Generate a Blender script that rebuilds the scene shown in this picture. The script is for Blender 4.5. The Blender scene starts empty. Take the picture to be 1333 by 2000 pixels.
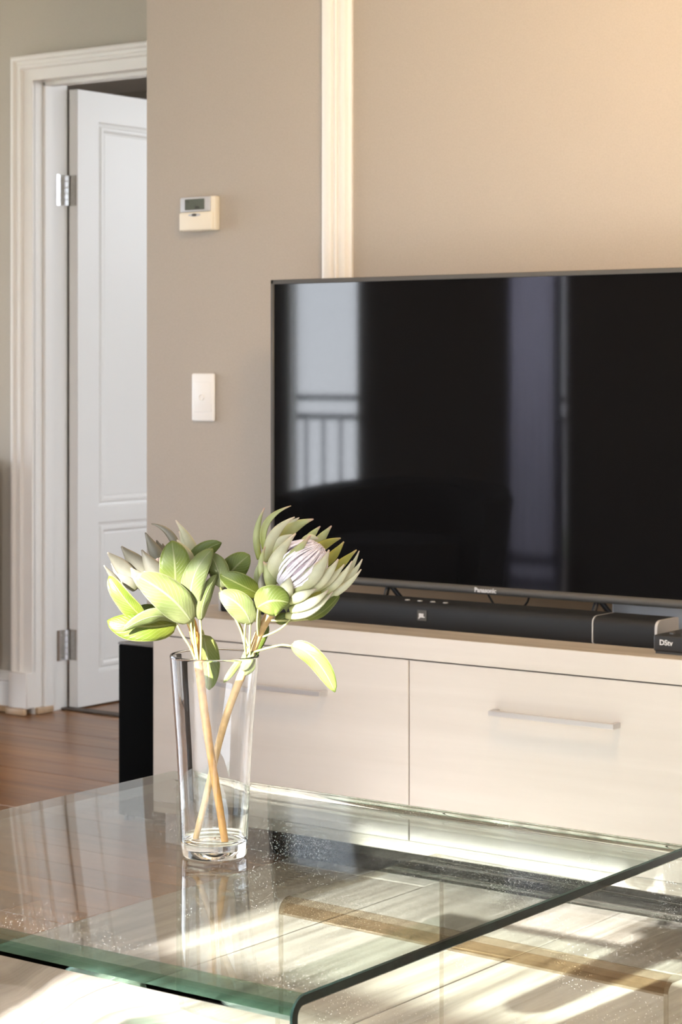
import bpy, bmesh, math, random
from mathutils import Vector, Matrix
random.seed(7)
R = math.radians
S = bpy.context.scene
COL = S.collection

# ------------------------------------------------------------------ camera
FPX, HOR, CAMH, YAW = 4214.0, 720.0, 1.116, R(36.4)
CA, SA = math.cos(YAW), math.sin(YAW)
cd = bpy.data.cameras.new('camera'); cam = bpy.data.objects.new('camera', cd); COL.objects.link(cam)
cam.location = (0, 0, CAMH); cam.rotation_euler = (R(90), 0, YAW)
cd.sensor_fit = 'VERTICAL'; cd.sensor_height = 36; cd.sensor_width = 24
cd.lens = 36 * FPX / 2000; cd.shift_y = -(1000 - HOR) / 2000; cd.clip_start = .05
cd.dof.use_dof = True; cd.dof.focus_distance = 3.12; cd.dof.aperture_fstop = 13
S.camera = cam

# ------------------------------------------------------------------ world, sun, exposure
w = bpy.data.worlds.new('sky'); S.world = w; w.use_nodes = True
nt = w.node_tree; bg = nt.nodes['Background']
tc = nt.nodes.new('ShaderNodeTexCoord'); sx = nt.nodes.new('ShaderNodeSeparateXYZ'); rp = nt.nodes.new('ShaderNodeValToRGB')
nt.links.new(tc.outputs['Generated'], sx.inputs[0]); nt.links.new(sx.outputs['Z'], rp.inputs[0]); nt.links.new(rp.outputs[0], bg.inputs[0])
rp.color_ramp.elements[0].position = 0.0; rp.color_ramp.elements[0].color = (.88, .93, 1, 1)
rp.color_ramp.elements[1].position = .8; rp.color_ramp.elements[1].color = (.62, .78, 1, 1)
bg.inputs[1].default_value = 7.6
SUN_TAN = .49
sd = bpy.data.lights.new('sun', 'SUN'); sun = bpy.data.objects.new('sun', sd); COL.objects.link(sun)
sd.energy = 54; sd.angle = R(.9); sd.color = (1, .985, .965)
sun.rotation_euler = Vector((0, 1, -SUN_TAN)).to_track_quat('-Z', 'Y').to_euler()
S.view_settings.view_transform = 'Standard'; S.view_settings.look = 'None'
S.view_settings.exposure = 0.0; S.view_settings.gamma = 1; S.view_settings.use_curve_mapping = False
S.cycles.use_denoising = True
S.cycles.max_bounces = 16; S.cycles.transmission_bounces = 14; S.cycles.glossy_bounces = 8; S.cycles.diffuse_bounces = 6
S.cycles.transparent_max_bounces = 12
S.cycles.sample_clamp_indirect = 8; S.cycles.blur_glossy = .5

# ------------------------------------------------------------------ helpers
def P(px, py, Z):
    """point in the room at photo pixel (px,py) and distance Z along the view axis"""
    X = (px - 666.5) / FPX * Z
    return Vector((X * CA - Z * SA, X * SA + Z * CA, CAMH - (py - HOR) / FPX * Z))
def tag(o, label=None, cat=None, group=None, kind=None):
    for k, v in (('label', label), ('category', cat), ('group', group), ('kind', kind)):
        if v: o[k] = v
    return o
def empty(name, loc=(0, 0, 0), rz=0):
    o = bpy.data.objects.new(name, None); o.empty_display_size = .05; COL.objects.link(o)
    o.location = loc; o.rotation_euler = (0, 0, rz); return o
def link(name, me, mat=None, parent=None):
    o = bpy.data.objects.new(name, me); COL.objects.link(o)
    if mat and not me.materials: me.materials.append(mat)
    if parent: o.parent = parent
    return o
def done(name, bm, mat=None, parent=None, smooth=None, recalc=True):
    if recalc: bmesh.ops.recalc_face_normals(bm, faces=bm.faces)
    me = bpy.data.meshes.new(name); bm.to_mesh(me); bm.free()
    if smooth is not None:
        me.shade_smooth(); me.set_sharp_from_angle(angle=R(smooth))
    return link(name, me, mat, parent)
def bx(bm, x0, x1, y0, y1, z0, z1, bev=0, seg=2, M=None):
    r = bmesh.ops.create_cube(bm, size=1)
    vs = r['verts']
    for v in vs:
        v.co = Vector(((x0 + x1) / 2 + v.co.x * (x1 - x0), (y0 + y1) / 2 + v.co.y * (y1 - y0), (z0 + z1) / 2 + v.co.z * (z1 - z0)))
        if M: v.co = M @ v.co
    if bev:
        es = list({e for v in vs for e in v.link_edges})
        bmesh.ops.bevel(bm, geom=es, offset=bev, segments=seg, profile=.5, affect='EDGES')
    return bm
def box(name, x0, x1, y0, y1, z0, z1, mat, parent=None, bev=0, seg=2):
    bm = bmesh.new(); bx(bm, x0, x1, y0, y1, z0, z1, bev, seg)
    return done(name, bm, mat, parent, 40 if bev else None)
def extrude(bm, prof, axis_pts, closed=True, capped=True):
    """prof: list of 2D points; axis_pts: list of functions p2->Vector (one per station)"""
    rings = [[bm.verts.new(f(p)) for p in prof] for f in axis_pts]
    n = len(prof)
    for a, b in zip(rings, rings[1:]):
        for i in range(n if closed else n - 1):
            j = (i + 1) % n
            bm.faces.new((a[i], a[j], b[j], b[i]))
    if capped and closed:
        bm.faces.new(rings[0]); bm.faces.new(rings[-1])
    return rings
def lathe(bm, prof, n=64, c=(0, 0)):
    rings = []
    for r, z in prof:
        if r < 1e-6: rings.append([bm.verts.new((c[0], c[1], z))])
        else: rings.append([bm.verts.new((c[0] + r * math.cos(2 * math.pi * i / n), c[1] + r * math.sin(2 * math.pi * i / n), z)) for i in range(n)])
    for a, b in zip(rings, rings[1:]):
        for i in range(n):
            j = (i + 1) % n
            if len(a) == 1 and len(b) == 1: continue
            if len(a) == 1: bm.faces.new((a[0], b[j], b[i]))
            elif len(b) == 1: bm.faces.new((a[i], a[j], b[0]))
            else: bm.faces.new((a[i], a[j], b[j], b[i]))
def tube(bm, pts, rad, n=8, caps=True):
    pts = [Vector(p) for p in pts]
    rad = rad if isinstance(rad, (list, tuple)) else [rad] * len(pts)
    prev = None; rings = []
    for i, p in enumerate(pts):
        t = (pts[min(i + 1, len(pts) - 1)] - pts[max(i - 1, 0)]).normalized()
        if prev is None:
            ref = Vector((0, 0, 1)) if abs(t.z) < .9 else Vector((1, 0, 0))
            u = t.cross(ref).normalized()
        else: u = (prev - t * prev.dot(t)).normalized()
        prev = u; v = t.cross(u)
        rings.append([bm.verts.new(p + (u * math.cos(2 * math.pi * k / n) + v * math.sin(2 * math.pi * k / n)) * rad[i]) for k in range(n)])
    for a, b in zip(rings, rings[1:]):
        for k in range(n):
            bm.faces.new((a[k], a[(k + 1) % n], b[(k + 1) % n], b[k]))
    if caps: bm.faces.new(rings[0]); bm.faces.new(rings[-1])
def spline(pts, n=6):
    pts = [Vector(p) for p in pts]; out = []
    for i in range(len(pts) - 1):
        p0, p1, p2, p3 = pts[max(i - 1, 0)], pts[i], pts[i + 1], pts[min(i + 2, len(pts) - 1)]
        for k in range(n):
            t = k / n
            out.append(.5 * ((2 * p1) + (p2 - p0) * t + (2 * p0 - 5 * p1 + 4 * p2 - p3) * t * t + (3 * p1 - p0 - 3 * p2 + p3) * t ** 3))
    out.append(pts[-1]); return out
def text(name, s, size, loc, rot, mat_, parent, bold=0):
    c = bpy.data.curves.new(name, 'FONT'); c.body = s; c.size = size; c.align_x = 'CENTER'; c.align_y = 'CENTER'
    c.extrude = .0004; c.offset = bold; c.resolution_u = 3
    c.materials.append(mat_)
    tmp = bpy.data.objects.new(name, c); me = bpy.data.meshes.new_from_object(tmp); bpy.data.objects.remove(tmp)
    o = bpy.data.objects.new(name, me); COL.objects.link(o); o.location = loc; o.rotation_euler = rot; o.parent = parent
    return o

# ------------------------------------------------------------------ materials
def mat(name, col=(.5, .5, .5), rough=.5, metal=0, spec=.5, **kw):
    m = bpy.data.materials.new(name); m.use_nodes = True
    b = m.node_tree.nodes['Principled BSDF']
    b.inputs['Base Color'].default_value = (*col, 1); b.inputs['Roughness'].default_value = rough
    b.inputs['Metallic'].default_value = metal; b.inputs['Specular IOR Level'].default_value = spec
    for k, v in kw.items(): b.inputs[k].default_value = v
    return m
def nodes(m):
    t = m.node_tree
    return t, t.nodes['Principled BSDF'], (lambda ty: t.nodes.new(ty)), t.links.new
def speckle(m, scale=400, dist=.0004, amt=.3, colvar=0, stretch=(1, 1, 1)):
    t, b, N, L = nodes(m)
    c = N('ShaderNodeTexCoord'); mp = N('ShaderNodeMapping'); mp.inputs['Scale'].default_value = stretch
    n = N('ShaderNodeTexNoise'); n.inputs['Scale'].default_value = scale; n.inputs['Detail'].default_value = 3
    L(c.outputs['Object'], mp.inputs[0]); L(mp.outputs[0], n.inputs['Vector'])
    bp = N('ShaderNodeBump'); bp.inputs['Strength'].default_value = amt; bp.inputs['Distance'].default_value = dist
    L(n.outputs['Fac'], bp.inputs['Height']); L(bp.outputs[0], b.inputs['Normal'])
    if colvar:
        base = b.inputs['Base Color'].default_value[:]
        r = N('ShaderNodeValToRGB'); r.color_ramp.elements[0].position = .3; r.color_ramp.elements[1].position = .7
        r.color_ramp.elements[0].color = (*[x * (1 - colvar) for x in base[:3]], 1)
        r.color_ramp.elements[1].color = (*[min(1, x * (1 + colvar)) for x in base[:3]], 1)
        L(n.outputs['Fac'], r.inputs[0]); L(r.outputs[0], b.inputs['Base Color'])
    return m
def wood(name, dark, light, rough=.4, axis='Y', sc=1.0, per_piece=True, bump=.15, spec=.5, var=.25):
    m = mat(name, light, rough, spec=spec); t, b, N, L = nodes(m)
    c = N('ShaderNodeTexCoord'); mp = N('ShaderNodeMapping')
    s = {'X': (1.2, 22, 22), 'Y': (22, 1.2, 22), 'Z': (22, 22, 1.2)}[axis]
    mp.inputs['Scale'].default_value = [x * sc for x in s]
    L(c.outputs['Object'], mp.inputs[0])
    n = N('ShaderNodeTexNoise'); n.noise_dimensions = '4D'; n.inputs['Scale'].default_value = 1; n.inputs['Detail'].default_value = 7
    n.inputs['Roughness'].default_value = .62; n.inputs['Distortion'].default_value = .9
    L(mp.outputs[0], n.inputs['Vector'])
    oi = N('ShaderNodeObjectInfo')
    mu = N('ShaderNodeMath'); mu.operation = 'MULTIPLY'; mu.inputs[1].default_value = 37 if per_piece else 0
    L(oi.outputs['Random'], mu.inputs[0]); L(mu.outputs[0], n.inputs['W'])
    r = N('ShaderNodeValToRGB'); e = r.color_ramp.elements
    e[0].position = .32; e[0].color = (*dark, 1); e[1].position = .66; e[1].color = (*light, 1)
    L(n.outputs['Fac'], r.inputs[0])
    hs = N('ShaderNodeHueSaturation'); vm = N('ShaderNodeMapRange')
    vm.inputs['To Min'].default_value = 1 - var; vm.inputs['To Max'].default_value = 1 + var * .4
    L(oi.outputs['Random'], vm.inputs[0])
    if per_piece: L(vm.outputs[0], hs.inputs['Value'])
    L(r.outputs[0], hs.inputs['Color']); L(hs.outputs[0], b.inputs['Base Color'])
    bp = N('ShaderNodeBump'); bp.inputs['Strength'].default_value = bump; bp.inputs['Distance'].default_value = .001
    L(n.outputs['Fac'], bp.inputs['Height']); L(bp.outputs[0], b.inputs['Normal'])
    return m

M = {}
M['wall'] = speckle(mat('wall_paint', (.425, .378, .325), .75, spec=.3), 260, .0006, .35, .035)
M['hall_wall'] = speckle(mat('hall_wall_paint', (.47, .43, .365), .75, spec=.3), 260, .0006, .35, .035)
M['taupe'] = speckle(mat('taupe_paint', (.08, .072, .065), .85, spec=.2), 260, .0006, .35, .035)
M['white'] = speckle(mat('white_gloss_paint', (.82, .80, .77), .4), 60, .0002, .04)
M['ceil'] = speckle(mat('ceiling_paint', (.85, .82, .76), .9, spec=.2), 200, .0004, .2)
M['pale_floor'] = wood('pale_oak_laminate', (.16, .13, .105), (.45, .405, .365), .36, 'Y', 1.0, var=.08)
M['hall_floor'] = wood('brown_timber', (.15, .058, .016), (.33, .155, .052), .28, 'X', .8, var=.3)
M['subfloor'] = speckle(mat('floor_gap', (.07, .05, .035), .8), 50)
M['cab_front'] = wood('cream_laminate', (.51, .478, .445), (.55, .518, .485), .38, 'X', .9, per_piece=False, bump=.05)
M['cab_top'] = wood('grey_oak_laminate', (.28, .25, .215), (.47, .435, .39), .45, 'X', 1.3, per_piece=False)
M['gap'] = mat('shadow_gap', (.10, .08, .065), .7)
M['steel'] = speckle(mat('brushed_steel', (.60, .59, .59), .42, .75), 300, .0002, .15, .05, (1, 30, 30))
M['chrome'] = speckle(mat('chrome', (.75, .75, .76), .15, 1), 80, .0002, .1, .05)
M['bronze'] = speckle(mat('dull_steel', (.34, .31, .27), .45, .8), 120, .0003, .2, .12)
M['black_plastic'] = speckle(mat('black_plastic', (.018, .018, .019), .42), 500, .0002, .2)
M['tv_frame'] = speckle(mat('dark_grey_bezel', (.075, .073, .07), .38), 500, .0002, .15)
M['screen'] = speckle(mat('black_screen_glass', (.004, .004, .0045), .035, spec=.85), 900, .00002, .05)
M['grille'] = speckle(mat('black_grille_cloth', (.011, .012, .014), .5, spec=.3), 1400, .0004, .9, .5)
M['sub_black'] = speckle(mat('black_vinyl', (.0025, .0025, .0025), .8, spec=.03), 300, .0003, .2)
M['sub_top'] = speckle(mat('charcoal_vinyl', (.10, .095, .09), .4), 300, .0003, .2)
M['silver'] = speckle(mat('silver_plastic', (.55, .55, .56), .35, .3), 300, .0002, .1)
M['logo'] = speckle(mat('silver_print', (.70, .70, .72), .4, .2), 300, .0001, .05)
M['ivory'] = speckle(mat('ivory_plastic', (.80, .75, .64), .45), 300, .0002, .08)
M['pale_grey'] = speckle(mat('pale_grey_plastic', (.50, .52, .56), .4), 300, .0002, .08)
M['lcd'] = speckle(mat('lcd_glass', (.10, .115, .095), .25), 300, .0001, .03)
M['lcd_dark'] = speckle(mat('lcd_segment', (.04, .045, .04), .4), 300, .0001, .03)
M['switch'] = speckle(mat('white_switch_plastic', (.86, .86, .86), .35), 300, .0002, .06)
M['tan'] = wood('warm_oak_rail', (.42, .28, .16), (.55, .39, .25), .4, 'X', .8, per_piece=False)
M['router'] = speckle(mat('white_plastic', (.75, .79, .85), .4), 300, .0002, .06)
M['dark_wood'] = wood('dark_brown_wood', (.05, .02, .008), (.12, .05, .02), .35, 'Z', .8, per_piece=False)
M['chair'] = speckle(mat('black_upholstery', (.012, .011, .012), .8), 500, .0006, .5, .2)
M['rail'] = speckle(mat('grey_railing', (.13, .14, .15), .5), 300, .0002, .1)
M['curtain'] = speckle(mat('grey_curtain', (.26, .26, .31), .9), 300, .0004, .3, .05)
t, b, N, L = nodes(M['curtain']); q_ = N('ShaderNodeBsdfTranslucent'); q_.inputs[0].default_value = (.50, .50, .58, 1); x_ = N('ShaderNodeMixShader'); x_.inputs[0].default_value = .6
L(b.outputs[0], x_.inputs[1]); L(q_.outputs[0], x_.inputs[2]); L(x_.outputs[0], t.nodes['Material Output'].inputs[0])
M['lampglass'] = mat('lamp_diffuser', (.9, .85, .75), .5)  # glowing diffuser of the added warm lamp
b_ = M['lampglass'].node_tree.nodes['Principled BSDF']
b_.inputs['Emission Color'].default_value = (1, .72, .42, 1); b_.inputs['Emission Strength'].default_value = 6
M['lawn'] = speckle(mat('outdoor_green', (.12, .17, .05), .9), 4, .05, .4, .5)
M['paving'] = speckle(mat('balcony_tile', (.45, .42, .38), .7), 20, .002, .2, .1)

def glassmat(name, col, rough=0.0, dust=False, ior=1.5):
    m = bpy.data.materials.new(name); m.use_nodes = True; t = m.node_tree; t.nodes.clear()
    N = t.nodes.new; L = t.links.new
    out = N('ShaderNodeOutputMaterial'); g = N('ShaderNodeBsdfGlass')
    g.inputs['Color'].default_value = (*col, 1); g.inputs['Roughness'].default_value = rough; g.inputs['IOR'].default_value = ior
    if not dust:
        L(g.outputs[0], out.inputs[0]); return m
    c = N('ShaderNodeTexCoord')
    v = N('ShaderNodeTexVoronoi'); v.inputs['Scale'].default_value = 230; L(c.outputs['Object'], v.inputs['Vector'])
    lt = N('ShaderNodeMath'); lt.operation = 'LESS_THAN'; lt.inputs[1].default_value = .115; L(v.outputs['Distance'], lt.inputs[0])
    n = N('ShaderNodeTexNoise'); n.inputs['Scale'].default_value = 7; n.inputs['Detail'].default_value = 4; L(c.outputs['Object'], n.inputs['Vector'])
    gt = N('ShaderNodeMapRange'); gt.inputs['From Min'].default_value = .47; gt.inputs['From Max'].default_value = .62; L(n.outputs['Fac'], gt.inputs[0])
    mu = N('ShaderNodeMath'); mu.operation = 'MULTIPLY'; L(lt.outputs[0], mu.inputs[0]); L(gt.outputs[0], mu.inputs[1])
    # fine scratches and wipe marks
    mp = N('ShaderNodeMapping'); mp.inputs['Scale'].default_value = (6, 160, 6); mp.inputs['Rotation'].default_value = (0, 0, R(25)); L(c.outputs['Object'], mp.inputs[0])
    n2 = N('ShaderNodeTexNoise'); n2.inputs['Scale'].default_value = 1.6; n2.inputs['Detail'].default_value = 3; L(mp.outputs[0], n2.inputs['Vector'])
    g2 = N('ShaderNodeMapRange'); g2.inputs['From Min'].default_value = .70; g2.inputs['From Max'].default_value = .80; g2.inputs['To Max'].default_value = .12; L(n2.outputs['Fac'], g2.inputs[0])
    m2 = N('ShaderNodeMath'); m2.operation = 'MULTIPLY'; L(g2.outputs[0], m2.inputs[0]); L(gt.outputs[0], m2.inputs[1])
    ad = N('ShaderNodeMath'); ad.operation = 'MAXIMUM'; L(mu.outputs[0], ad.inputs[0]); L(m2.outputs[0], ad.inputs[1])
    sc = N('ShaderNodeMath'); sc.operation = 'MULTIPLY'; sc.inputs[1].default_value = .6; L(ad.outputs[0], sc.inputs[0])
    d = N('ShaderNodeBsdfDiffuse'); d.inputs['Color'].default_value = (.8, .8, .78, 1)
    mx = N('ShaderNodeMixShader'); L(sc.outputs[0], mx.inputs[0]); L(g.outputs[0], mx.inputs[1]); L(d.outputs[0], mx.inputs[2])
    L(mx.outputs[0], out.inputs[0])
    return m
def sheet(name, tint, dust=True, k=.86):
    """clear flat glass: straight transmission with a green cast plus mirror reflection that grows towards grazing view"""
    m = glassmat(name, tint, dust=dust); t = m.node_tree; N = t.nodes.new; L = t.links.new
    g = [n for n in t.nodes if n.type == 'BSDF_GLASS'][0]
    tr = N('ShaderNodeBsdfTransparent'); tr.inputs[0].default_value = (*tint, 1); gl = N('ShaderNodeBsdfGlossy'); gl.inputs['Roughness'].default_value = .0
    lw = N('ShaderNodeLayerWeight'); lw.inputs[0].default_value = .5
    pw = N('ShaderNodeMath'); pw.operation = 'POWER'; pw.inputs[1].default_value = 5; L(lw.outputs['Facing'], pw.inputs[0])
    ma = N('ShaderNodeMath'); ma.operation = 'MULTIPLY_ADD'; ma.inputs[1].default_value = k; ma.inputs[2].default_value = .04; L(pw.outputs[0], ma.inputs[0])
    mx = N('ShaderNodeMixShader'); L(ma.outputs[0], mx.inputs[0]); L(tr.outputs[0], mx.inputs[1]); L(gl.outputs[0], mx.inputs[2])
    for l in list(g.outputs[0].links): to = l.to_socket; t.links.remove(l); L(mx.outputs[0], to)
    t.nodes.remove(g); return m
M['table_glass'] = sheet('table_glass', (.945, .972, .955))
M['side_glass'] = sheet('nested_table_glass', (.985, .985, .98))
M['bend_glass'] = sheet('bent_table_glass', (.46, .655, .60), False)
M['leg_glass'] = glassmat('bent_table_leg_glass', (.95, .965, .95))
M['side_bend'] = sheet('nested_bent_glass', (.64, .55, .44), False)
M['left_edge'] = sheet('clear_edge_glass', (.84, .88, .85), False)
M['side_edge'] = sheet('nested_edge_glass', (.80, .77, .70), False)
M['edge_green'] = speckle(mat('polished_green_edge', (.006, .014, .012), .12), 60, .0004, .2, .4)
M['edge_clear'] = speckle(mat('polished_pale_edge', (.33, .28, .21), .15), 60, .0004, .2, .2)
M['vase_glass'] = glassmat('vase_glass', (.985, .99, .995), ior=1.48)
M['pane'] = bpy.data.materials.new('window_pane'); M['pane'].use_nodes = True
t = M['pane'].node_tree; t.nodes.clear()
o_ = t.nodes.new('ShaderNodeOutputMaterial'); a_ = t.nodes.new('ShaderNodeBsdfTransparent'); g_ = t.nodes.new('ShaderNodeBsdfGlossy')
g_.inputs['Roughness'].default_value = .02; mx = t.nodes.new('ShaderNodeMixShader'); mx.inputs[0].default_value = .05
t.links.new(a_.outputs[0], mx.inputs[1]); t.links.new(g_.outputs[0], mx.inputs[2]); t.links.new(mx.outputs[0], o_.inputs[0])

# ------------------------------------------------------------------ the room
WY = 4.28            # television wall
HY = 5.02            # hall wall with the door
BY = -.55            # window wall behind the camera
CZ = 2.42
st = lambda o: tag(o, kind='structure')
fl = st(box('floor', -8.3, 2.2, -3, 8.2, -.08, -.012, M['subfloor']))
# pale planks (living room, run away from the television wall); joint at x=-2.165
PX0 = -3.02
gapw = .0012
def plank(x0, x1, y0, y1, m):
    o = box('plank', -(x1 - x0) / 2 + gapw, (x1 - x0) / 2 - gapw, -(y1 - y0) / 2 + gapw, (y1 - y0) / 2 - gapw, -.012, random.uniform(-.0006, 0), m, fl, .0012, 1)
    o.location = ((x0 + x1) / 2, (y0 + y1) / 2, 0)
edges = [PX0, -2.615, -2.165, -1.715, -1.265, -.815, -.365, .085, .535, .985, 1.6]
for i, (a, b) in enumerate(zip(edges, edges[1:])):
    y = BY - .1
    k = 1.62 if i == 2 else 1.9 - (i * .37) % .9
    while y < WY:
        y2 = min(y + k, WY); plank(a, b, y, y2, M['pale_floor']); y = y2; k = 2.6
# brown timber of the hall, runs along the television wall
gapw = .0004; y = .6; row = 0
while y < 7.6:
    y2 = y + .128; x = -8.2 + (row * .53) % 1.3; a = -8.2
    xe = PX0 if y2 < WY + .1 else -2.6
    while a < xe:
        b = min(x if x > a + .1 else a + 1.3, xe); plank(a, b, y, y2, M['hall_floor']); a = b; x = b + 1.6
    y = y2; row += 1
def prism(name, pts, z0, z1, m):
    bm = bmesh.new(); a = [bm.verts.new((x, y, z0)) for x, y in pts]; b = [bm.verts.new((x, y, z1)) for x, y in pts]
    n = len(pts); bm.faces.new(a); bm.faces.new(b)
    for i in range(n): bm.faces.new((a[i], a[(i + 1) % n], b[(i + 1) % n], b[i]))
    return done(name, bm, m)
WX = -3.795          # free end of the television wall
st(box('wall_back', WX, 2.0, WY, WY + .14, 0, CZ, M['wall'], bev=.004))
st(box('ceiling', -8.3, 2.2, BY - .12, 8.2, CZ, CZ + .1, M['ceil']))
st(box('wall_right', 1.6, 1.75, BY, WY, 0, CZ, M['wall']))
def side_wall(name, x0, x1, y0, y1, ya, yb, za, zb, n, face):
    bm = bmesh.new(); bx(bm, x0, x1, y0, ya, 0, CZ); bx(bm, x0, x1, yb, y1, 0, CZ); bx(bm, x0, x1, ya, yb, 0, za); bx(bm, x0, x1, ya, yb, zb, CZ)
    st(done(name, bm, M['hall_wall']))
    wn = st(empty('window_%d' % n)); xc = (x0 + x1) / 2; bm = bmesh.new(); f = .05
    for q in ((ya, ya + f, za, zb), (yb - f, yb, za, zb), (ya, yb, za, za + f), (ya, yb, zb - f, zb), ((ya + yb) / 2 - .02, (ya + yb) / 2 + .02, za, zb)): bx(bm, xc - .03, xc + .03, *q)
    done('window_frame', bm, M['white'], wn); box('pane', xc - .002, xc + .002, ya, yb, za, zb, M['pane'], wn)
    l = bpy.data.lights.new('sky_portal', 'AREA'); l.shape = 'RECTANGLE'; l.size = zb - za; l.size_y = yb - ya; l.cycles.is_portal = True
    lo = bpy.data.objects.new('sky_portal', l); COL.objects.link(lo); lo.location = (x0 - .01 if face > 0 else x1 + .01, (ya + yb) / 2, (za + zb) / 2)
    lo.rotation_euler = (0, R(-90 * face), 0)
side_wall('wall_left', -8.2, -8.05, BY, 8, 1.2, 4.4, .1, 2.2, 5, 1)  # its window is unseen, added to light the hall
# hall wall with a doorway from DX0 to DX1
DX0, DX1, DZ = -4.93, -4.08, 2.045
bm = bmesh.new()
bx(bm, -8.05, DX0 - .012, HY, HY + .14, 0, CZ); bx(bm, DX1 + .012, -1.5, HY, HY + .14, 0, CZ); bx(bm, DX0 - .012, DX1 + .012, HY, HY + .14, DZ + .012, CZ)
st(done('wall_hall', bm, M['hall_wall']))
bm = bmesh.new(); bx(bm, -8.05, -4.5, 7.6, 7.75, 0, CZ); bx(bm, -2.0, -1.5, 7.6, 7.75, 0, CZ); bx(bm, -4.5, -2, 7.6, 7.75, 2.38, CZ); bx(bm, -4.5, -2, 7.6, 7.75, 0, 1.7)
st(done('wall_far', bm, M['hall_wall']))
wn = st(empty('window_7')); box('window_frame', -4.5, -2, 7.64, 7.70, 1.7, 1.73, M['white'], wn); box('pane', -4.5, -2, 7.665, 7.67, 1.73, 2.38, M['pane'], wn)  # unseen window added to brighten the room beyond the door
l = bpy.data.lights.new('sky_portal', 'AREA'); l.shape = 'RECTANGLE'; l.size = 2.5; l.size_y = .68; l.cycles.is_portal = True
lo = bpy.data.objects.new('sky_portal', l); COL.objects.link(lo); lo.location = (-3.25, 7.76, 2.04); lo.rotation_euler = (R(-90), 0, 0)
side_wall('wall_side', -1.6, -1.5, WY + .14, 7.6, 5.4, 7.3, .3, 2.2, 6, -1)
# cornice on the hall wall
prof = [(0, 0), (0, -.075), (-.012, -.075), (-.02, -.06), (-.035, -.045), (-.05, -.025), (-.062, -.012), (-.075, -.012), (-.075, 0)]
bm = bmesh.new(); extrude(bm, prof, [lambda p, x=x: Vector((x, HY + p[0], CZ + p[1])) for x in (-8.05, -1.6)])
st(done('trim_1', bm, M['ceil'], smooth=40))
# tall moulding on the television wall
prof = [(0, 0), (0, -.022), (.003, -.027), (.010, -.030), (.024, -.030), (.030, -.027), (.033, -.019), (.0365, -.019), (.038, -.024), (.042, -.026), (.0455, -.024), (.047, -.017),
        (.0505, -.017), (.052, -.021), (.058, -.0215), (.066, -.018), (.070, -.010), (.076, -.006), (.079, -.006), (.079, 0)]
bm = bmesh.new(); extrude(bm, prof, [lambda p, z=z: Vector((-3.197 + p[0], WY + p[1], z)) for z in (0, CZ)])
st(done('trim_2', bm, M['white'], smooth=35))
# door architrave (profile: u from outer edge to opening, v out of the wall)
ap = [(0, 0), (0, .030), (.006, .034), (.014, .033), (.020, .026), (.028, .024), (.033, .027), (.040, .026), (.046, .018), (.055, .016), (.066, .014), (.078, .012), (.080, .010), (.080, 0)]
bm = bmesh.new(); AW = .080; ins = .006
stn = [lambda p: Vector((DX0 - ins - AW + p[0] + ins, HY - p[1], .135)),
       lambda p: Vector((DX0 - AW + p[0], HY - p[1], DZ + AW - p[0])),
       lambda p: Vector((DX1 + AW - p[0], HY - p[1], DZ + AW - p[0])),
       lambda p: Vector((DX1 + AW - p[0], HY - p[1], 0))]
stn[0] = lambda p: Vector((DX0 - AW + p[0], HY - p[1], .135))
extrude(bm, ap, stn)
arch = st(done('trim_3', bm, M['white'], smooth=35))
bm = bmesh.new(); bx(bm, DX0 - AW - .004, DX0 + .001, HY - .038, HY, .02, .137, .003, 1)
done('plinth_block', bm, M['white'], arch, 40)
bm = bmesh.new(); bx(bm, DX0 - AW - .004, DX0 + .001, HY - .052, HY - .036, 0, .022, .004, 2)
done('quarter_round', bm, M['tan'], arch, 40)
# jamb lining
bm = bmesh.new()
bx(bm, DX0 - .012, DX0 + .0, HY - .002, HY + .15, 0, DZ + .012); bx(bm, DX1, DX1 + .012, HY - .002, HY + .15, 0, DZ + .012); bx(bm, DX0, DX1, HY - .002, HY + .15, DZ, DZ + .012)
bx(bm, DX0, DX0 + .012, HY + .035, HY + .075, .02, DZ, .002, 1); bx(bm, DX0, DX1, HY + .035, HY + .075, DZ - .012, DZ)
lin = st(done('trim_4', bm, M['white']))
box('quarter_round', DX0, DX0 + .014, HY + .0, HY + .075, 0, .022, M['tan'], lin, .004, 2)
box('threshold', DX0, DX1, HY + .12, HY + .16, 0, .006, M['gap'], lin, .002, 1)
# skirting left of the door
prof = [(0, 0), (.016, 0), (.016, .085), (.013, .097), (.016, .104), (.012, .118), (.006, .128), (0, .132)]
bm = bmesh.new(); extrude(bm, prof, [lambda p, x=x: Vector((x, HY - p[0], p[1] + .0)) for x in (-8.05, DX0 - AW - .004)])
bs = st(done('baseboard_left', bm, M['white'], smooth=35))
box('quarter_round', -8.05, DX0 - AW - .004, HY - .030, HY - .015, 0, .02, M['tan'], bs, .005, 2)
# skirting of the television wall
bm = bmesh.new(); extrude(bm, prof, [lambda p, x=x: Vector((x, WY - p[0], p[1])) for x in (WX, 1.6)])
st(done('baseboard_back', bm, M['white'], smooth=35))

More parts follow.
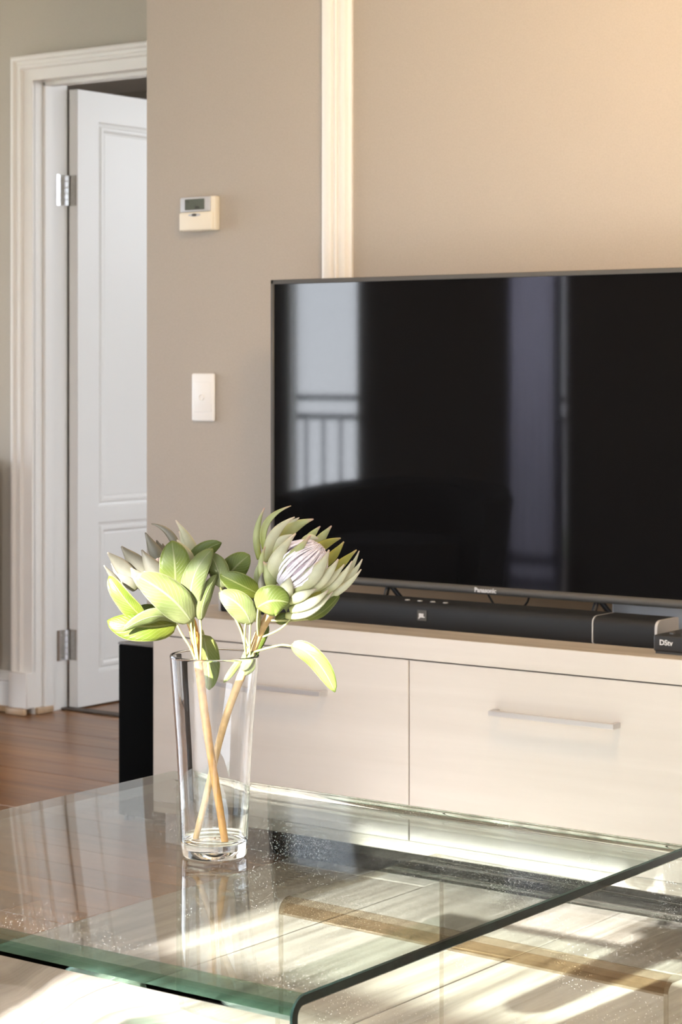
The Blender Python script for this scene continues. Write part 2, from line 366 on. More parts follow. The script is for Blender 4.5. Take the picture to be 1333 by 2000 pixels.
# door leaf, opened through ninety degrees
LX0, LX1, LY0, LY1 = -4.925, -4.887, HY + .155, HY + .155 + .80
dr = empty('door_1', (0, 0, 0)); st(dr)
def panel_frames(bm, ry0, ry1, rz0, rz1):
    # sunk panel with stepped bead on the +x face: rings (inset, depth)
    prev = None
    for ins, dep in ((0, 0), (.004, -.006), (.012, -.009), (.018, -.003), (.026, -.003), (.034, -.010), (.040, -.008), (.06, -.008)):
        r = [bm.verts.new((LX1 + dep, y, z)) for y, z in ((ry0 + ins, rz0 + ins), (ry1 - ins, rz0 + ins), (ry1 - ins, rz1 - ins), (ry0 + ins, rz1 - ins))]
        if prev:
            for i in range(4): bm.faces.new((prev[i], prev[(i + 1) % 4], r[(i + 1) % 4], r[i]))
        prev = r
    bm.faces.new(prev)
py0, py1 = LY0 + .10, LY1 - .10
pz = [(.112, .607), (.658, 1.933)]
bm = bmesh.new()
zs = [.006, pz[0][0], pz[0][1], pz[1][0], pz[1][1], 2.031]; ys = [LY0, py0, py1, LY1]
g = [[bm.verts.new((LX1, y, z)) for z in zs] for y in ys]; gb = [[bm.verts.new((LX0, y, z)) for z in zs] for y in ys]
for i in range(3):
    for j in range(5):
        if not (i == 1 and j in (1, 3)): bm.faces.new((g[i][j], g[i + 1][j], g[i + 1][j + 1], g[i][j + 1]))
        bm.faces.new((gb[i][j], gb[i][j + 1], gb[i + 1][j + 1], gb[i + 1][j]))
for j in range(5):
    bm.faces.new((g[0][j], g[0][j + 1], gb[0][j + 1], gb[0][j])); bm.faces.new((g[3][j], gb[3][j], gb[3][j + 1], g[3][j + 1]))
for i in range(3):
    bm.faces.new((g[i][0], gb[i][0], gb[i + 1][0], g[i + 1][0])); bm.faces.new((g[i][5], g[i + 1][5], gb[i + 1][5], gb[i][5]))
done('door_leaf', bm, M['white'], dr)
for z0, z1 in pz:
    bm = bmesh.new(); panel_frames(bm, py0, py1, z0, z1); done('panel', bm, M['white'], dr)
def hinge(z):
    h = box('hinge', LX0 - .0005, LX1 - .006, LY0 - .002, LY0 - .0, z - .05, z + .05, M['bronze'], dr, 0)
    box('hinge_plate', DX0 + .0005, DX0 + .0022, HY + .10, HY + .15, z - .05, z + .05, M['chrome'], h)
    for k in range(5):
        bm = bmesh.new(); lathe(bm, [(0, z - .05 + k * .02 + .0012), (.0065, z - .05 + k * .02 + .0012), (.0065, z - .032 + k * .02 + .0008), (0, z - .032 + k * .02 + .0008)], 12, (DX0 + .0035, LY0 - .008))
        done('knuckle', bm, M['chrome'], h, 40)
    for zz in (-.033, 0, .033):
        bm = bmesh.new(); lathe(bm, [(0, 0), (.0035, 0), (.003, .001), (0, .001)], 10)
        for v in bm.verts: v.co = Vector((DX0 + .0022 + v.co.z, HY + .125 + v.co.x + (.008 if zz == 0 else -.004), z + zz + v.co.y))
        done('screw', bm, M['bronze'], h)
hinge(1.70); hinge(.21)
# dark wooden cabinet at the left margin
dw = empty('side_cabinet', (-5.236, 4.86, 0)); tag(dw, 'dark brown wooden cabinet at the left edge beside the white door frame', 'cabinet')
def inp(par, name, x0, x1, y0, y1, z0, z1, m, bev=0, seg=2):
    o = box(name, x0, x1, y0, y1, z0, z1, m, par, bev, seg); return o
inp(dw, 'carcass', -.6, .183, -.14, .11, .16, .80, M['dark_wood'], .003)
inp(dw, 'top', -.62, .19, -.155, .115, .80, .825, M['dark_wood'], .005)
for sx_ in (-.56, .14):
    for sy_ in (-.12, .07): inp(dw, 'leg', sx_, sx_ + .04, sy_, sy_ + .04, 0, .16, M['dark_wood'], .003)

# window wall behind the camera
W1 = (-2.78, -.75, .02, 2.305); W2 = (-6.75, -6.27, .02, 2.25); W3 = (-5.36, -5.08, .02, 2.25); W4 = (.1, 1.35, .75, 2.2)
wins = [W2, W3, W1, W4]
bm = bmesh.new(); x = -8.2
for a, b, z0, z1 in wins:
    bx(bm, x, a, BY - .12, BY, 0, CZ)
    bx(bm, a, b, BY - .12, BY, z1, CZ)
    if z0 > .05: bx(bm, a, b, BY - .12, BY, 0, z0)
    x = b
bx(bm, x, 1.75, BY - .12, BY, 0, CZ)
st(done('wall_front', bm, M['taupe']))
def window(n, W, bars_x=(), bars_z=()):
    a, b, z0, z1 = W
    wn = st(empty('window_%d' % n)); f = .045
    bm = bmesh.new()
    for q in ((a, a + .012, z0, z1), (b - f, b, z0, z1), (a, b, z0, z0 + .03), (a, b, z1 - .02, z1)):
        bx(bm, q[0], q[1], BY - .10, BY - .04, q[2], q[3])
    done('window_frame', bm, M['white'], wn)
    for x0, x1 in bars_x: box('mullion', x0, x1, BY - .10, BY - .04, z0, z1, M['white'], wn)
    for q0, q1 in bars_z: box('transom', a, b, BY - .10, BY - .04, q0, q1, M['white'], wn)
    box('pane', a, b, BY - .072, BY - .068, z0, z1, M['pane'], wn)
    l = bpy.data.lights.new('sky_portal', 'AREA'); l.shape = 'RECTANGLE'; l.size = b - a; l.size_y = z1 - z0; l.cycles.is_portal = True
    lo = bpy.data.objects.new('sky_portal', l); COL.objects.link(lo); lo.location = ((a + b) / 2, BY - .13, (z0 + z1) / 2)
    lo.rotation_euler = (R(90), 0, 0)  # -Z axis looks to +Y
window(1, W1, (), ((1.752, 1.833),)); window(2, W2); window(3, W3); window(4, W4, ((.70, .74),))
# ground and balcony outside
st(box('ground_outside', -30, 20, -40, BY - 1.6, -3.2, -3.0, M['lawn']))
st(box('balcony_floor', -9, 3, BY - 1.5, BY - .12, -.1, -.02, M['paving']))
rl = empty('balcony_railing', (-6.4, BY - 1.4, -.02)); tag(rl, 'grey metal balcony railing mirrored in the left of the television screen', 'railing')
for z in (.95, .84): inp(rl, 'rail', -2.4, 2.6, -.02, .02, z, z + .035, M['rail'])
for k in range(40): inp(rl, 'baluster', -2.4 + k * .125, -2.4 + k * .125 + .016, -.008, .008, .0, .84, M['rail'])
# ------------------------------------------------------------------ curtain and armchair that the television mirrors
def curtain(x0, x1, lab):
    bm = bmesh.new(); n = 40; rows = []
    for z in (.03, 2.34):
        rows.append([bm.verts.new((x0 + (x1 - x0) * i / n, BY + .06 + .010 * math.sin(i * 1.1), z)) for i in range(n + 1)])
    for i in range(n): bm.faces.new((rows[0][i], rows[0][i + 1], rows[1][i + 1], rows[1][i]))
    o = done('curtain', bm, M['curtain'], None, 180, recalc=False)
    md = o.modifiers.new('thick', 'SOLIDIFY'); md.thickness = .004
    return tag(o, lab, 'curtain')
curtain(-5.37, -5.07, 'thin grey violet curtain mirrored as an upright strip in the television screen')
ac = empty('armchair', (-5.02, .95, 0), R(-12)); tag(ac, 'black armchair with a curved back mirrored low in the television screen', 'armchair')
bm = bmesh.new(); rr = []
for i in range(25):
    a = R(-200 + 220 * i / 24); 
    hgt = .70 + .12 * math.sin(R(-200 + 220 * i / 24) * 1 + math.pi) ** 1 if False else .60 + .06 * max(0, -math.sin(a))
    rr.append([bm.verts.new((math.cos(a) * r * 1.05, math.sin(a) * r, z)) for r, z in ((.33, .14), (.42, .14), (.47, hgt - .03), (.455, hgt), (.42, hgt), (.36, hgt - .03))])
for a, b in zip(rr, rr[1:]):
    for k in range(6): bm.faces.new((a[k], a[(k + 1) % 6], b[(k + 1) % 6], b[k]))
bm.faces.new(rr[0]); bm.faces.new(rr[-1])
done('backrest', bm, M['chair'], ac, 50)
bm = bmesh.new(); lathe(bm, [(0, .14), (.30, .14), (.34, .18), (.35, .38), (.32, .43), (.2, .445), (0, .45)], 32); done('seat', bm, M['chair'], ac, 50)
for k in range(4):
    bm = bmesh.new(); q = R(45 + 90 * k); tube(bm, [(.3 * math.cos(q), .3 * math.sin(q), 0), (.26 * math.cos(q), .26 * math.sin(q), .145)], [.012, .018], 8); done('leg', bm, M['dark_wood'], ac, 50)
# unseen lamp added out of frame to warm the upper television wall
cl = empty('added_warm_lamp', (-1.9, 3.0, CZ)); tag(cl, 'round unseen lamp added to warm the upper television wall', 'lamp')
bm = bmesh.new(); lathe(bm, [(0, -.0), (.13, 0), (.135, -.012), (.125, -.03), (0, -.03)], 40); done('lamp_base', bm, M['white'], cl, 40)
bm = bmesh.new(); lathe(bm, [(.12, -.03), (.115, -.05), (.08, -.075), (0, -.085)], 40); done('lamp_shade', bm, M['lampglass'], cl, 40)
l = bpy.data.lights.new('added_warm_lamp_light', 'POINT'); l.energy = 52; l.color = (1, .66, .34); l.shadow_soft_size = .1
lo = bpy.data.objects.new('added_warm_lamp_light', l); COL.objects.link(lo); lo.location = (0, 0, -.2); lo.parent = cl

# ------------------------------------------------------------------ media cabinet
CX0, CX1, CY0, CY1, CT = -3.366, -1.90, 3.82, 4.262, .542
mc = empty('media_cabinet', (CX0, CY0, 0)); tag(mc, 'low cream cabinet with a grey oak top and two wide drawers under the television', 'cabinet')
def cb(name, x0, x1, y0, y1, z0, z1, m, bev=0, par=None, seg=2):
    bm = bmesh.new(); bx(bm, x0 - CX0, x1 - CX0, y0 - CY0, y1 - CY0, z0, z1, bev, seg)
    return done(name, bm, m, par or mc, 40 if bev else None)
cb('carcass', CX0 + .002, CX1 - .002, CY0 + .02, CY1, .10, CT - .052, M['cab_front'])
cb('cabinet_top', CX0, CX1, CY0 + .001, CY1, CT - .0495, CT, M['cab_top'], .001, seg=1)
cb('front_edge', CX0, CX1, CY0 - .0015, CY0 + .0012, CT - .0495, CT - .0008, M['cab_front'])
cb('gap_strip', CX0 + .001, CX1 - .001, CY0 + .012, CY0 + .02, .10, CT - .05, M['gap'])
cb('shade_board', CX0 + .05, CX1 - .05, CY0 + .085, CY0 + .10, .0, .10, M['sub_black'])  # black board added to stand for the shade under the cabinet
cb('bottom_rail', CX0, CX1, CY0 + .002, CY0 + .02, .075, .10, M['cab_top'])
XM = -2.635
for x0, x1 in ((CX0, XM - .001), (XM + .001, CX1)):
    d = cb('drawer', x0 + .0005, x1 - .0005, CY0, CY0 + .018, .101, CT - .0525, M['cab_front'], .001, seg=1)
    c = (x0 + x1) / 2 - CX0; hz = .400
    bm = bmesh.new()
    bx(bm, c - .148, c + .148, -.030, -.020, hz - .0055, hz + .0055, .0008, 1)
    bx(bm, c - .148, c - .138, -.021, .001, hz - .0055, hz + .0055); bx(bm, c + .138, c + .148, -.021, .001, hz - .0055, hz + .0055)
    done('handle', bm, M['steel'], d)
for x, y in ((.02, .02), (1.40, .02), (.02, .38), (1.40, .38)):
    bm = bmesh.new(); bx(bm, x, x + .045, y, y + .045, 0, .10, .002, 1); done('leg', bm, M['steel'], mc)
# oak back rail that shows between soundbar and television
cb('back_rail', CX0 + .2, CX1, CY1 - .016, CY1, CT, CT + .075, M['tan'], .002, seg=1)

# subwoofer left of the cabinet
sw = empty('subwoofer', (-3.614, 3.97, 0)); tag(sw, 'tall black subwoofer box standing left of the cream cabinet', 'subwoofer')
inp(sw, 'body', 0, .243, .002, .30, .012, .434, M['sub_black'], .004)
inp(sw, 'top_panel', 0, .243, .0, .30, .434, .440, M['sub_top'], .002)
for x in (.02, .2):
    for y in (.02, .26):
        bm = bmesh.new(); lathe(bm, [(0, 0), (.012, 0), (.014, .013), (0, .013)], 12, (x, y)); done('foot', bm, M['black_plastic'], sw, 40)
bm = bmesh.new(); lathe(bm, [(.035, 0), (.06, 0), (.065, .004), (.06, .008), (.035, .008)], 32)
for v in bm.verts: v.co = Vector((.12 + v.co.x, .306 - v.co.z, .12 + v.co.y))
done('port', bm, M['black_plastic'], sw, 40)

# ------------------------------------------------------------------ television
TY = 4.05; TX0, TX1, TZ0, TZ1 = -3.196, -1.970, .613, 1.328; TC = (TX0 + TX1) / 2
tv = empty('television', (TC, TY, CT)); tag(tv, 'large flat black television with thin grey bezel on the cream cabinet', 'television')
def tb(name, x0, x1, y0, y1, z0, z1, m, bev=0, par=None, seg=2):
    bm = bmesh.new(); bx(bm, x0 - TC, x1 - TC, y0 - TY, y1 - TY, z0 - CT, z1 - CT, bev, seg); return done(name, bm, m, par or tv, 40 if bev else None)
b_ = .009
bm = bmesh.new()
X0, X1, Z0, Z1 = TX0 - TC, TX1 - TC, TZ0 - CT, TZ1 - CT
bx(bm, X0, X0 + b_, 0, .03, Z0, Z1, .0015, 1); bx(bm, X1 - b_, X1, 0, .03, Z0, Z1, .0015, 1); bx(bm, X0, X1, 0, .03, Z1 - .011, Z1, .0015, 1)
done('bezel', bm, M['tv_frame'], tv, 40)
tb('screen', TX0 + b_ - .001, TX1 - b_ + .001, TY + .004, TY + .012, TZ0 + .018, TZ1 - .0105, M['screen'])
tb('back_cover', TX0 + .004, TX1 - .004, TY + .012, TY + .03, TZ0 + .004, TZ1 - .004, M['black_plastic'])
tb('rear_housing', TX0 + .25, TX1 - .25, TY + .03, TY + .065, TZ0 + .05, TZ1 - .2, M['black_plastic'], .01)
bm = bmesh.new(); pr = [(.03, 0), (.0, .001), (-.005, .005), (-.006, .010), (-.004, .015), (.002, .019), (.03, .019)]
extrude(bm, pr, [lambda p, x=x: Vector((x, p[0], Z0 + p[1])) for x in (X0, X1)])
bt = done('bottom_bar', bm, M['tv_frame'], tv, 50)
text('lettering', 'Panasonic', .0145, (0, -.0068, Z0 + .0105), (R(90), 0, 0), M['logo'], tv, .0004)
for s in (-1, 1):
    bm = bmesh.new(); cx = s * .275
    tube(bm, [(cx - .004, .015, Z0 + .004), (cx - .045, .05, .006), (cx - .06, .05, .004)], .006, 8)
    tube(bm, [(cx + .004, .015, Z0 + .004), (cx + .045, .05, .006), (cx + .06, .05, .004)], .006, 8)
    tube(bm, [(cx, .012, Z0 + .005), (cx, -.005, .05), (cx, -.014, .006)], .004, 8)
    done('leg', bm, M['black_plastic'], tv, 50)
for x0, x1 in ((-.06, -.02), (.06, .01)):
    bm = bmesh.new(); tube(bm, spline([(x0, .04, Z0 + .06), (x0 * .9, .09, Z0 - .01), (x1, .10, .012), (x1 + .02, .13, .004)], 6), .0025, 8); done('cable', bm, M['black_plastic'], tv, 60)

# ------------------------------------------------------------------ soundbar
sbx0, sbx1, sby = -3.262, -2.098, 3.937; j0, j1 = -3.110, -2.248
sb = empty('soundbar', ((sbx0 + sbx1) / 2, sby, CT)); tag(sb, 'long black soundbar lying on the cabinet in front of the television', 'soundbar')
SC = (sbx0 + sbx1) / 2
sp = [(.003, .0), (0, .004), (0, .042), (.002, .049), (.008, .0545), (.016, .057), (.092, .057), (.093, .054), (.093, .003), (.09, 0)]
def seg(name, x0, x1, m, parent, grow=0.0):
    bm = bmesh.new(); extrude(bm, [((p[0] - .0465) * (1 + grow) + .0465, max(0, (p[1] - .0285) * (1 + grow) + .0285)) for p in sp], [lambda p, x=x: Vector((x - SC, p[0], p[1])) for x in (x0, x1)])
    return done(name, bm, m, parent, 50)
seg('body', j0 + .004, j1 - .004, M['grille'], sb)
for a, b, c0, c1 in ((sbx0, sbx0 + .006, sbx0 + .006, j0 - .001), (sbx1 - .006, sbx1, j1 + .001, sbx1 - .006)):
    d = seg('end_speaker', c0, c1, M['grille'], sb); seg('end_cap', a, b, M['silver'], d, .015)
for a in (j0, j1):
    seg('joint_ring', a - .0035, a - .0008, M['silver'], sb, .004)
bt = box('badge', -.012, .012, -.0016, .001, .018, .041, M['tv_frame'], sb); text('lettering', 'JBL', .0115, (0, -.0021, .029), (R(90), 0, 0), M['logo'], bt, .0006)
for k in range(4):
    bm = bmesh.new(); lathe(bm, [(0, .0565), (.006, .0565), (.006, .0582), (.004, .0588), (0, .0588)], 14, (-.06 + k * .034, .03)); done('button', bm, M['silver'], sb, 40)
# set-top box right of the soundbar
stb = empty('set_top_box', (-2.075, 3.875, CT)); tag(stb, 'small black decoder box on the cabinet by the right end of the soundbar', 'decoder')
inp(stb, 'body', 0, .20, 0, .13, .004, .038, M['black_plastic'], .005, 3)
inp(stb, 'base', .004, .196, .004, .126, 0, .006, M['tv_frame'])
text('lettering', 'DStv', .015, (.03, -.0008, .023), (R(90), 0, 0), M['logo'], stb, .0004)
for k in range(3):
    bm = bmesh.new(); lathe(bm, [(0, .037), (.0055, .037), (.005, .041), (0, .0415)], 12, (.028 + .026 * k, .03)); done('button', bm, M['tv_frame'], stb, 40)
# white router behind the soundbar
rt = empty('router', (-2.25, 4.16, CT)); tag(rt, 'flat white box behind the right end of the soundbar under the television', 'router')
inp(rt, 'body', -.08, .22, 0, .06, .003, .07, M['router'], .006, 3)
for x in (-.06, .19): inp(rt, 'foot', x, x + .02, .01, .05, 0, .004, M['black_plastic'])

# ------------------------------------------------------------------ thermostat and switch on the wall
def onwall(px, py): 
    u = (px - 666.5) / FPX; Z = WY / (u * SA + CA); return P(px, py, Z)
c = onwall(397, 419)
th = empty('thermostat', (c.x, WY, c.z)); tag(th, 'ivory and grey thermostat with a small screen high on the wall', 'thermostat')
bm = bmesh.new(); bx(bm, -.058, .058, -.022, 0, -.043, .045, .004, 2); done('body', bm, M['ivory'], th, 40)
bm = bmesh.new(); bx(bm, -.057, .045, -.0255, -.02, .006, .0445, .003, 2); fp = done('face_plate', bm, M['pale_grey'], th, 40)
bm = bmesh.new(); bx(bm, -.040, .026, -.027, -.024, .011, .039, .001, 1); sc_ = done('display', bm, M['lcd'], th, 40)
for x, z, s_ in ((-.030, .032, '2 1'), (.002, .016, '20:8')): text('lettering', s_, .009, (x, -.0273, z), (R(90), 0, 0), M['lcd_dark'], sc_, .0002)
bm = bmesh.new(); bx(bm, -.0585, .054, -.029, -.02, -.043, .005, .005, 3); fl_ = done('flap', bm, M['ivory'], th, 40)
bm = bmesh.new()
bmesh.ops.create_uvsphere(bm, u_segments=24, v_segments=12, radius=1)
for v in bm.verts: v.co = Vector((-.005 + v.co.x * .021, -.0292 + v.co.y * .0012, -.0025 + v.co.z * .0042))
kb = done('button_rim', bm, M['pale_grey'], th, 60)
bm = bmesh.new(); bmesh.ops.create_uvsphere(bm, u_segments=20, v_segments=10, radius=1)
for v in bm.verts: v.co = Vector((-.005 + v.co.x * .009, -.030 + v.co.y * .0016, -.0025 + v.co.z * .0036))
done('button', bm, M['tv_frame'], kb, 60)
c = onwall(400, 776)
ls = empty('light_switch', (c.x, WY, c.z)); tag(ls, 'white rectangular light switch low on the beige wall left of the television', 'switch')
bm = bmesh.new(); bx(bm, -.038, .038, -.009, 0, -.062, .062, .005, 3); done('plate', bm, M['switch'], ls, 40)
bm = bmesh.new(); bx(bm, -.028, .030, -.0105, -.008, -.038, .040, .002, 2); done('cover', bm, M['switch'], ls, 40)
bm = bmesh.new(); lathe(bm, [(0, 0), (.0085, 0), (.0085, .002), (.0075, .003), (.0065, .0015), (0, .001)], 24)
for v in bm.verts: v.co = Vector((-.001 + v.co.x, -.0103 - v.co.z, v.co.y))
done('button', bm, M['switch'], ls, 40)

# ------------------------------------------------------------------ bent glass tables
def glass_table(name, L_, D, H, t, ro, mats, wav=0.0):
    """U-bent sheet: x 0..L_, y 0..D, top at H; legs are the bent-down ends at y=0 and y=D"""
    ri = ro - t; o = []; i_ = []; na = 14
    for k in range(9): o.append((0, H * k / 9 * (H - ro) / H)); 
    for k in range(na + 1): a = R(180 - 90 * k / na); o.append((ro + ro * math.cos(a), H - ro + ro * math.sin(a)))
    for k in range(na + 1): a = R(90 - 90 * k / na); o.append((D - ro + ro * math.cos(a), H - ro + ro * math.sin(a)))
    o.append((D, 0))
    i_.append((D - t, 0))
    for k in range(na + 1): a = R(90 * k / na); i_.append((D - ro + ri * math.cos(a), H - ro + ri * math.sin(a)))
    for k in range(na + 1): a = R(90 + 90 * k / na); i_.append((ro + ri * math.cos(a), H - ro + ri * math.sin(a)))
    for k in range(8, -1, -1): i_.append((t, (H - ro) * k / 9))
    prof = o + i_
    nx = 28 if wav else 2; e = .0018
    xs = [0, e] + [e + (L_ - 2 * e) * k / nx for k in range(1, nx)] + [L_ - e, L_]
    def inset(pt, k):
        return pt
    bm = bmesh.new()
    cx = [Vector((0, 0)) for _ in prof]; n = len(prof)
    nor = []
    for k in range(n):
        a = Vector(prof[k - 1]); b = Vector(prof[(k + 1) % n]); d = (b - a).normalized(); nor.append(Vector((-d.y, d.x)))
    # outward = +nor for clockwise profile; check with the first straight point
    s_ = 1 if nor[3].x < 0 else -1
    fs = []
    for q, x in enumerate(xs):
        def f(p, x=x, q=q):
            k = prof.index(p); v = Vector(p)
            if q in (0, len(xs) - 1): v = v - nor[k] * s_ * e
            y = v.x
            if wav and v.y < H - .03 and v.x < D / 2:
                fade = min(1, (H - .03 - v.y) / .12)
                outer = v.x < t / 2
                ph = 0 if outer else 1.3
                y += wav * fade * (math.sin(x * 11 + v.y * 9 + ph) + .6 * math.sin(x * 23 - v.y * 17 + 2 * ph))
            return Vector((x, y, max(v.y, 0)))
        fs.append(f)
    extrude(bm, prof, fs)
    n_o = len(prof)
    for f in bm.faces:
        c = f.calc_center_median()
        if c.x < e: f.material_index = len(mats) - 1
        elif len(f.verts) > 4 or c.x > L_ - e: f.material_index = 2
        elif c.y < ro and c.z > H - ro: f.material_index = 1
        elif wav and (c.y < ro or (c.y > D - ro and c.z > H - ro)): f.material_index = 3
    o = done(name, bm, None, None, 32)
    for q in mats: o.data.materials.append(M[q])
    return o
T1 = (-2.452, 1.886); TH = .42
ct = glass_table('coffee_table', .993, .97, TH, .014, .025, ('table_glass', 'bend_glass', 'edge_green', 'leg_glass', 'left_edge'), .0024)
ct.location = (T1[0], T1[1], 0); tag(ct, 'large clear bent glass coffee table with green edges carrying the vase', 'table')
nt_ = glass_table('nested_table', .635, .39, .364, .010, .022, ('side_glass', 'side_bend', 'side_edge'))
nt_.location = (-1.89, 2.412, 0); nt_.rotation_euler = (0, 0, R(-3.2)); tag(nt_, 'smaller clear bent glass table pulled out from under the larger one', 'table')

# ------------------------------------------------------------------ vase
VZ = 3.087; VC = P(419, 1668, VZ); VC.z = TH
bm = bmesh.new()
prof = [(0, .0012), (.030, .0012), (.040, 0), (.0445, .001), (.0465, .004), (.0475, .012), (.0500, .08), (.0545, .16), (.0600, .235), (.0638, .2835), (.0640, .286), (.0632, .2875), (.0612, .2875), (.0604, .286), (.0602, .2835),
        (.0565, .235), (.0510, .16), (.0465, .08), (.0440, .030), (.0425, .024), (.038, .0205), (.030, .0195), (0, .019)]
lathe(bm, prof, 96)
vase = done('vase', bm, M['vase_glass'], None, 60); vase.location = VC
tag(vase, 'tall clear tapered glass vase holding two protea stems on the glass table', 'vase')

# ------------------------------------------------------------------ plant materials
def blade_mat(name, c0, c1, vein, tip=None, veins=True, trans=.35, rough=.45, ribs=0):
    """c0 base colour near the stalk, c1 colour of the blade, tip colour; uv.x along, uv.y across"""
    m = mat(name, c1, rough); t, b, N, L = nodes(m)
    uv = N('ShaderNodeUVMap'); sp_ = N('ShaderNodeSeparateXYZ'); L(uv.outputs[0], sp_.inputs[0])
    r = N('ShaderNodeValToRGB'); e = r.color_ramp.elements
    e[0].position = 0; e[0].color = (*c0, 1); e[1].position = .45; e[1].color = (*c1, 1)
    if tip:
        q = e.new(.82); q.color = (*c1, 1); q = e.new(1.0); q.color = (*tip, 1)
    L(sp_.outputs['X'], r.inputs[0])
    c = N('ShaderNodeTexCoord'); n = N('ShaderNodeTexNoise'); n.inputs['Scale'].default_value = 60; n.inputs['Detail'].default_value = 4; L(c.outputs['Object'], n.inputs['Vector'])
    hs = N('ShaderNodeHueSaturation'); mr = N('ShaderNodeMapRange'); mr.inputs['To Min'].default_value = .75; mr.inputs['To Max'].default_value = 1.25
    L(n.outputs['Fac'], mr.inputs[0]); L(mr.outputs[0], hs.inputs['Value']); L(r.outputs[0], hs.inputs['Color'])
    col = hs.outputs[0]
    ab = N('ShaderNodeMath'); ab.operation = 'SUBTRACT'; L(sp_.outputs['Y'], ab.inputs[0]); ab.inputs[1].default_value = .5
    a2 = N('ShaderNodeMath'); a2.operation = 'ABSOLUTE'; L(ab.outputs[0], a2.inputs[0])
    if veins:
        # side veins: stripes in (along - k*|across|), bent by noise
        k = N('ShaderNodeMath'); k.operation = 'MULTIPLY'; k.inputs[1].default_value = .75; L(a2.outputs[0], k.inputs[0])
        d = N('ShaderNodeMath'); d.operation = 'SUBTRACT'; L(sp_.outputs['X'], d.inputs[0]); L(k.outputs[0], d.inputs[1])
        n2 = N('ShaderNodeMath'); n2.operation = 'MULTIPLY_ADD'; n2.inputs[1].default_value = .09; L(n.outputs['Fac'], n2.inputs[0]); L(d.outputs[0], n2.inputs[2])
        f = N('ShaderNodeMath'); f.operation = 'MULTIPLY'; f.inputs[1].default_value = 11; L(n2.outputs[0], f.inputs[0])
        fr = N('ShaderNodeMath'); fr.operation = 'PINGPONG'; fr.inputs[1].default_value = .5; L(f.outputs[0], fr.inputs[0])
        v1 = N('ShaderNodeMapRange'); v1.inputs['From Min'].default_value = .10; v1.inputs['From Max'].default_value = .0; v1.inputs['To Max'].default_value = .55; L(fr.outputs[0], v1.inputs[0])
        v2 = N('ShaderNodeMapRange'); v2.inputs['From Min'].default_value = .045; v2.inputs['From Max'].default_value = .015; L(a2.outputs[0], v2.inputs[0])
        v3 = N('ShaderNodeMapRange'); v3.inputs['From Min'].default_value = .47; v3.inputs['From Max'].default_value = .495; L(a2.outputs[0], v3.inputs[0])
        mxx = N('ShaderNodeMath'); mxx.operation = 'MAXIMUM'; L(v1.outputs[0], mxx.inputs[0]); L(v2.outputs[0], mxx.inputs[1])
        mx3 = N('ShaderNodeMath'); mx3.operation = 'MAXIMUM'; L(mxx.outputs[0], mx3.inputs[0]); L(v3.outputs[0], mx3.inputs[1])
        mc_ = N('ShaderNodeMix'); mc_.data_type = 'RGBA'; mc_.inputs[7].default_value = (*vein, 1)
        L(mx3.outputs[0], mc_.inputs[0]); L(col, mc_.inputs[6]); col = mc_.outputs[2]
        bp = N('ShaderNodeBump'); bp.inputs['Strength'].default_value = .5; bp.inputs['Distance'].default_value = .0008; L(mx3.outputs[0], bp.inputs['Height']); L(bp.outputs[0], b.inputs['Normal'])
    elif ribs:
        f = N('ShaderNodeMath'); f.operation = 'MULTIPLY'; f.inputs[1].default_value = ribs; L(sp_.outputs['Y'], f.inputs[0])
        fr = N('ShaderNodeMath'); fr.operation = 'PINGPONG'; fr.inputs[1].default_value = .5; L(f.outputs[0], fr.inputs[0])
        mc_ = N('ShaderNodeMix'); mc_.data_type = 'RGBA'; mc_.inputs[7].default_value = (*vein, 1); mr2 = N('ShaderNodeMapRange'); mr2.inputs['From Min'].default_value = .2; mr2.inputs['From Max'].default_value = 0; mr2.inputs['To Max'].default_value = .25
        L(fr.outputs[0], mr2.inputs[0]); L(mr2.outputs[0], mc_.inputs[0]); L(col, mc_.inputs[6]); col = mc_.outputs[2]
    L(col, b.inputs['Base Color'])
    tr = N('ShaderNodeBsdfTranslucent'); L(col, tr.inputs[0]); mx_ = N('ShaderNodeMixShader'); mx_.inputs[0].default_value = trans
    out = t.nodes['Material Output']; L(b.outputs[0], mx_.inputs[1]); L(tr.outputs[0], mx_.inputs[2]); L(mx_.outputs[0], out.inputs[0])
    return m
M['leaf'] = blade_mat('leaf_mid_green', (0.215, 0.228, 0.063), (0.127, 0.170, 0.029), (0.265, 0.291, 0.127))
M['leaf_dark'] = blade_mat('leaf_deep_green', (0.152, 0.170, 0.020), (0.082, 0.117, 0.009), (0.228, 0.253, 0.076))
M['leaf_pale'] = blade_mat('leaf_pale_green', (0.215, 0.228, 0.095), (0.158, 0.196, 0.063), (0.279, 0.297, 0.164))
M['bract_cream'] = blade_mat('bract_cream', (0.387, 0.405, 0.150), (0.528, 0.528, 0.378), (0.422, 0.422, 0.264), (0.546, 0.458, 0.396), veins=False, trans=.3, ribs=9)
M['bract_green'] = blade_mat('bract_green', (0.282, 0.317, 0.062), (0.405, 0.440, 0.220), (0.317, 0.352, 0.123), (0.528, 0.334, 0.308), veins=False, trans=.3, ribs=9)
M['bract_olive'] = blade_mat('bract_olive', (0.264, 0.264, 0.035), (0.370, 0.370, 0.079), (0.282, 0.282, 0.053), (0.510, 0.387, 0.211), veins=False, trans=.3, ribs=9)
M['bract_shade'] = blade_mat('bract_shaded', (0.127, 0.131, 0.060), (0.168, 0.157, 0.120), (0.127, 0.116, 0.083), (0.179, 0.157, 0.127), veins=False, trans=.15, ribs=9)  # bracts darkened: shade of the left head put into the colour
M['stem'] = speckle(mat('amber_stem', (0.338, 0.169, 0.036), .45), 90, .0006, .3, .22)
M['stem2'] = speckle(mat('pale_amber_stem', (0.403, 0.260, 0.111), .45), 90, .0006, .3, .2)
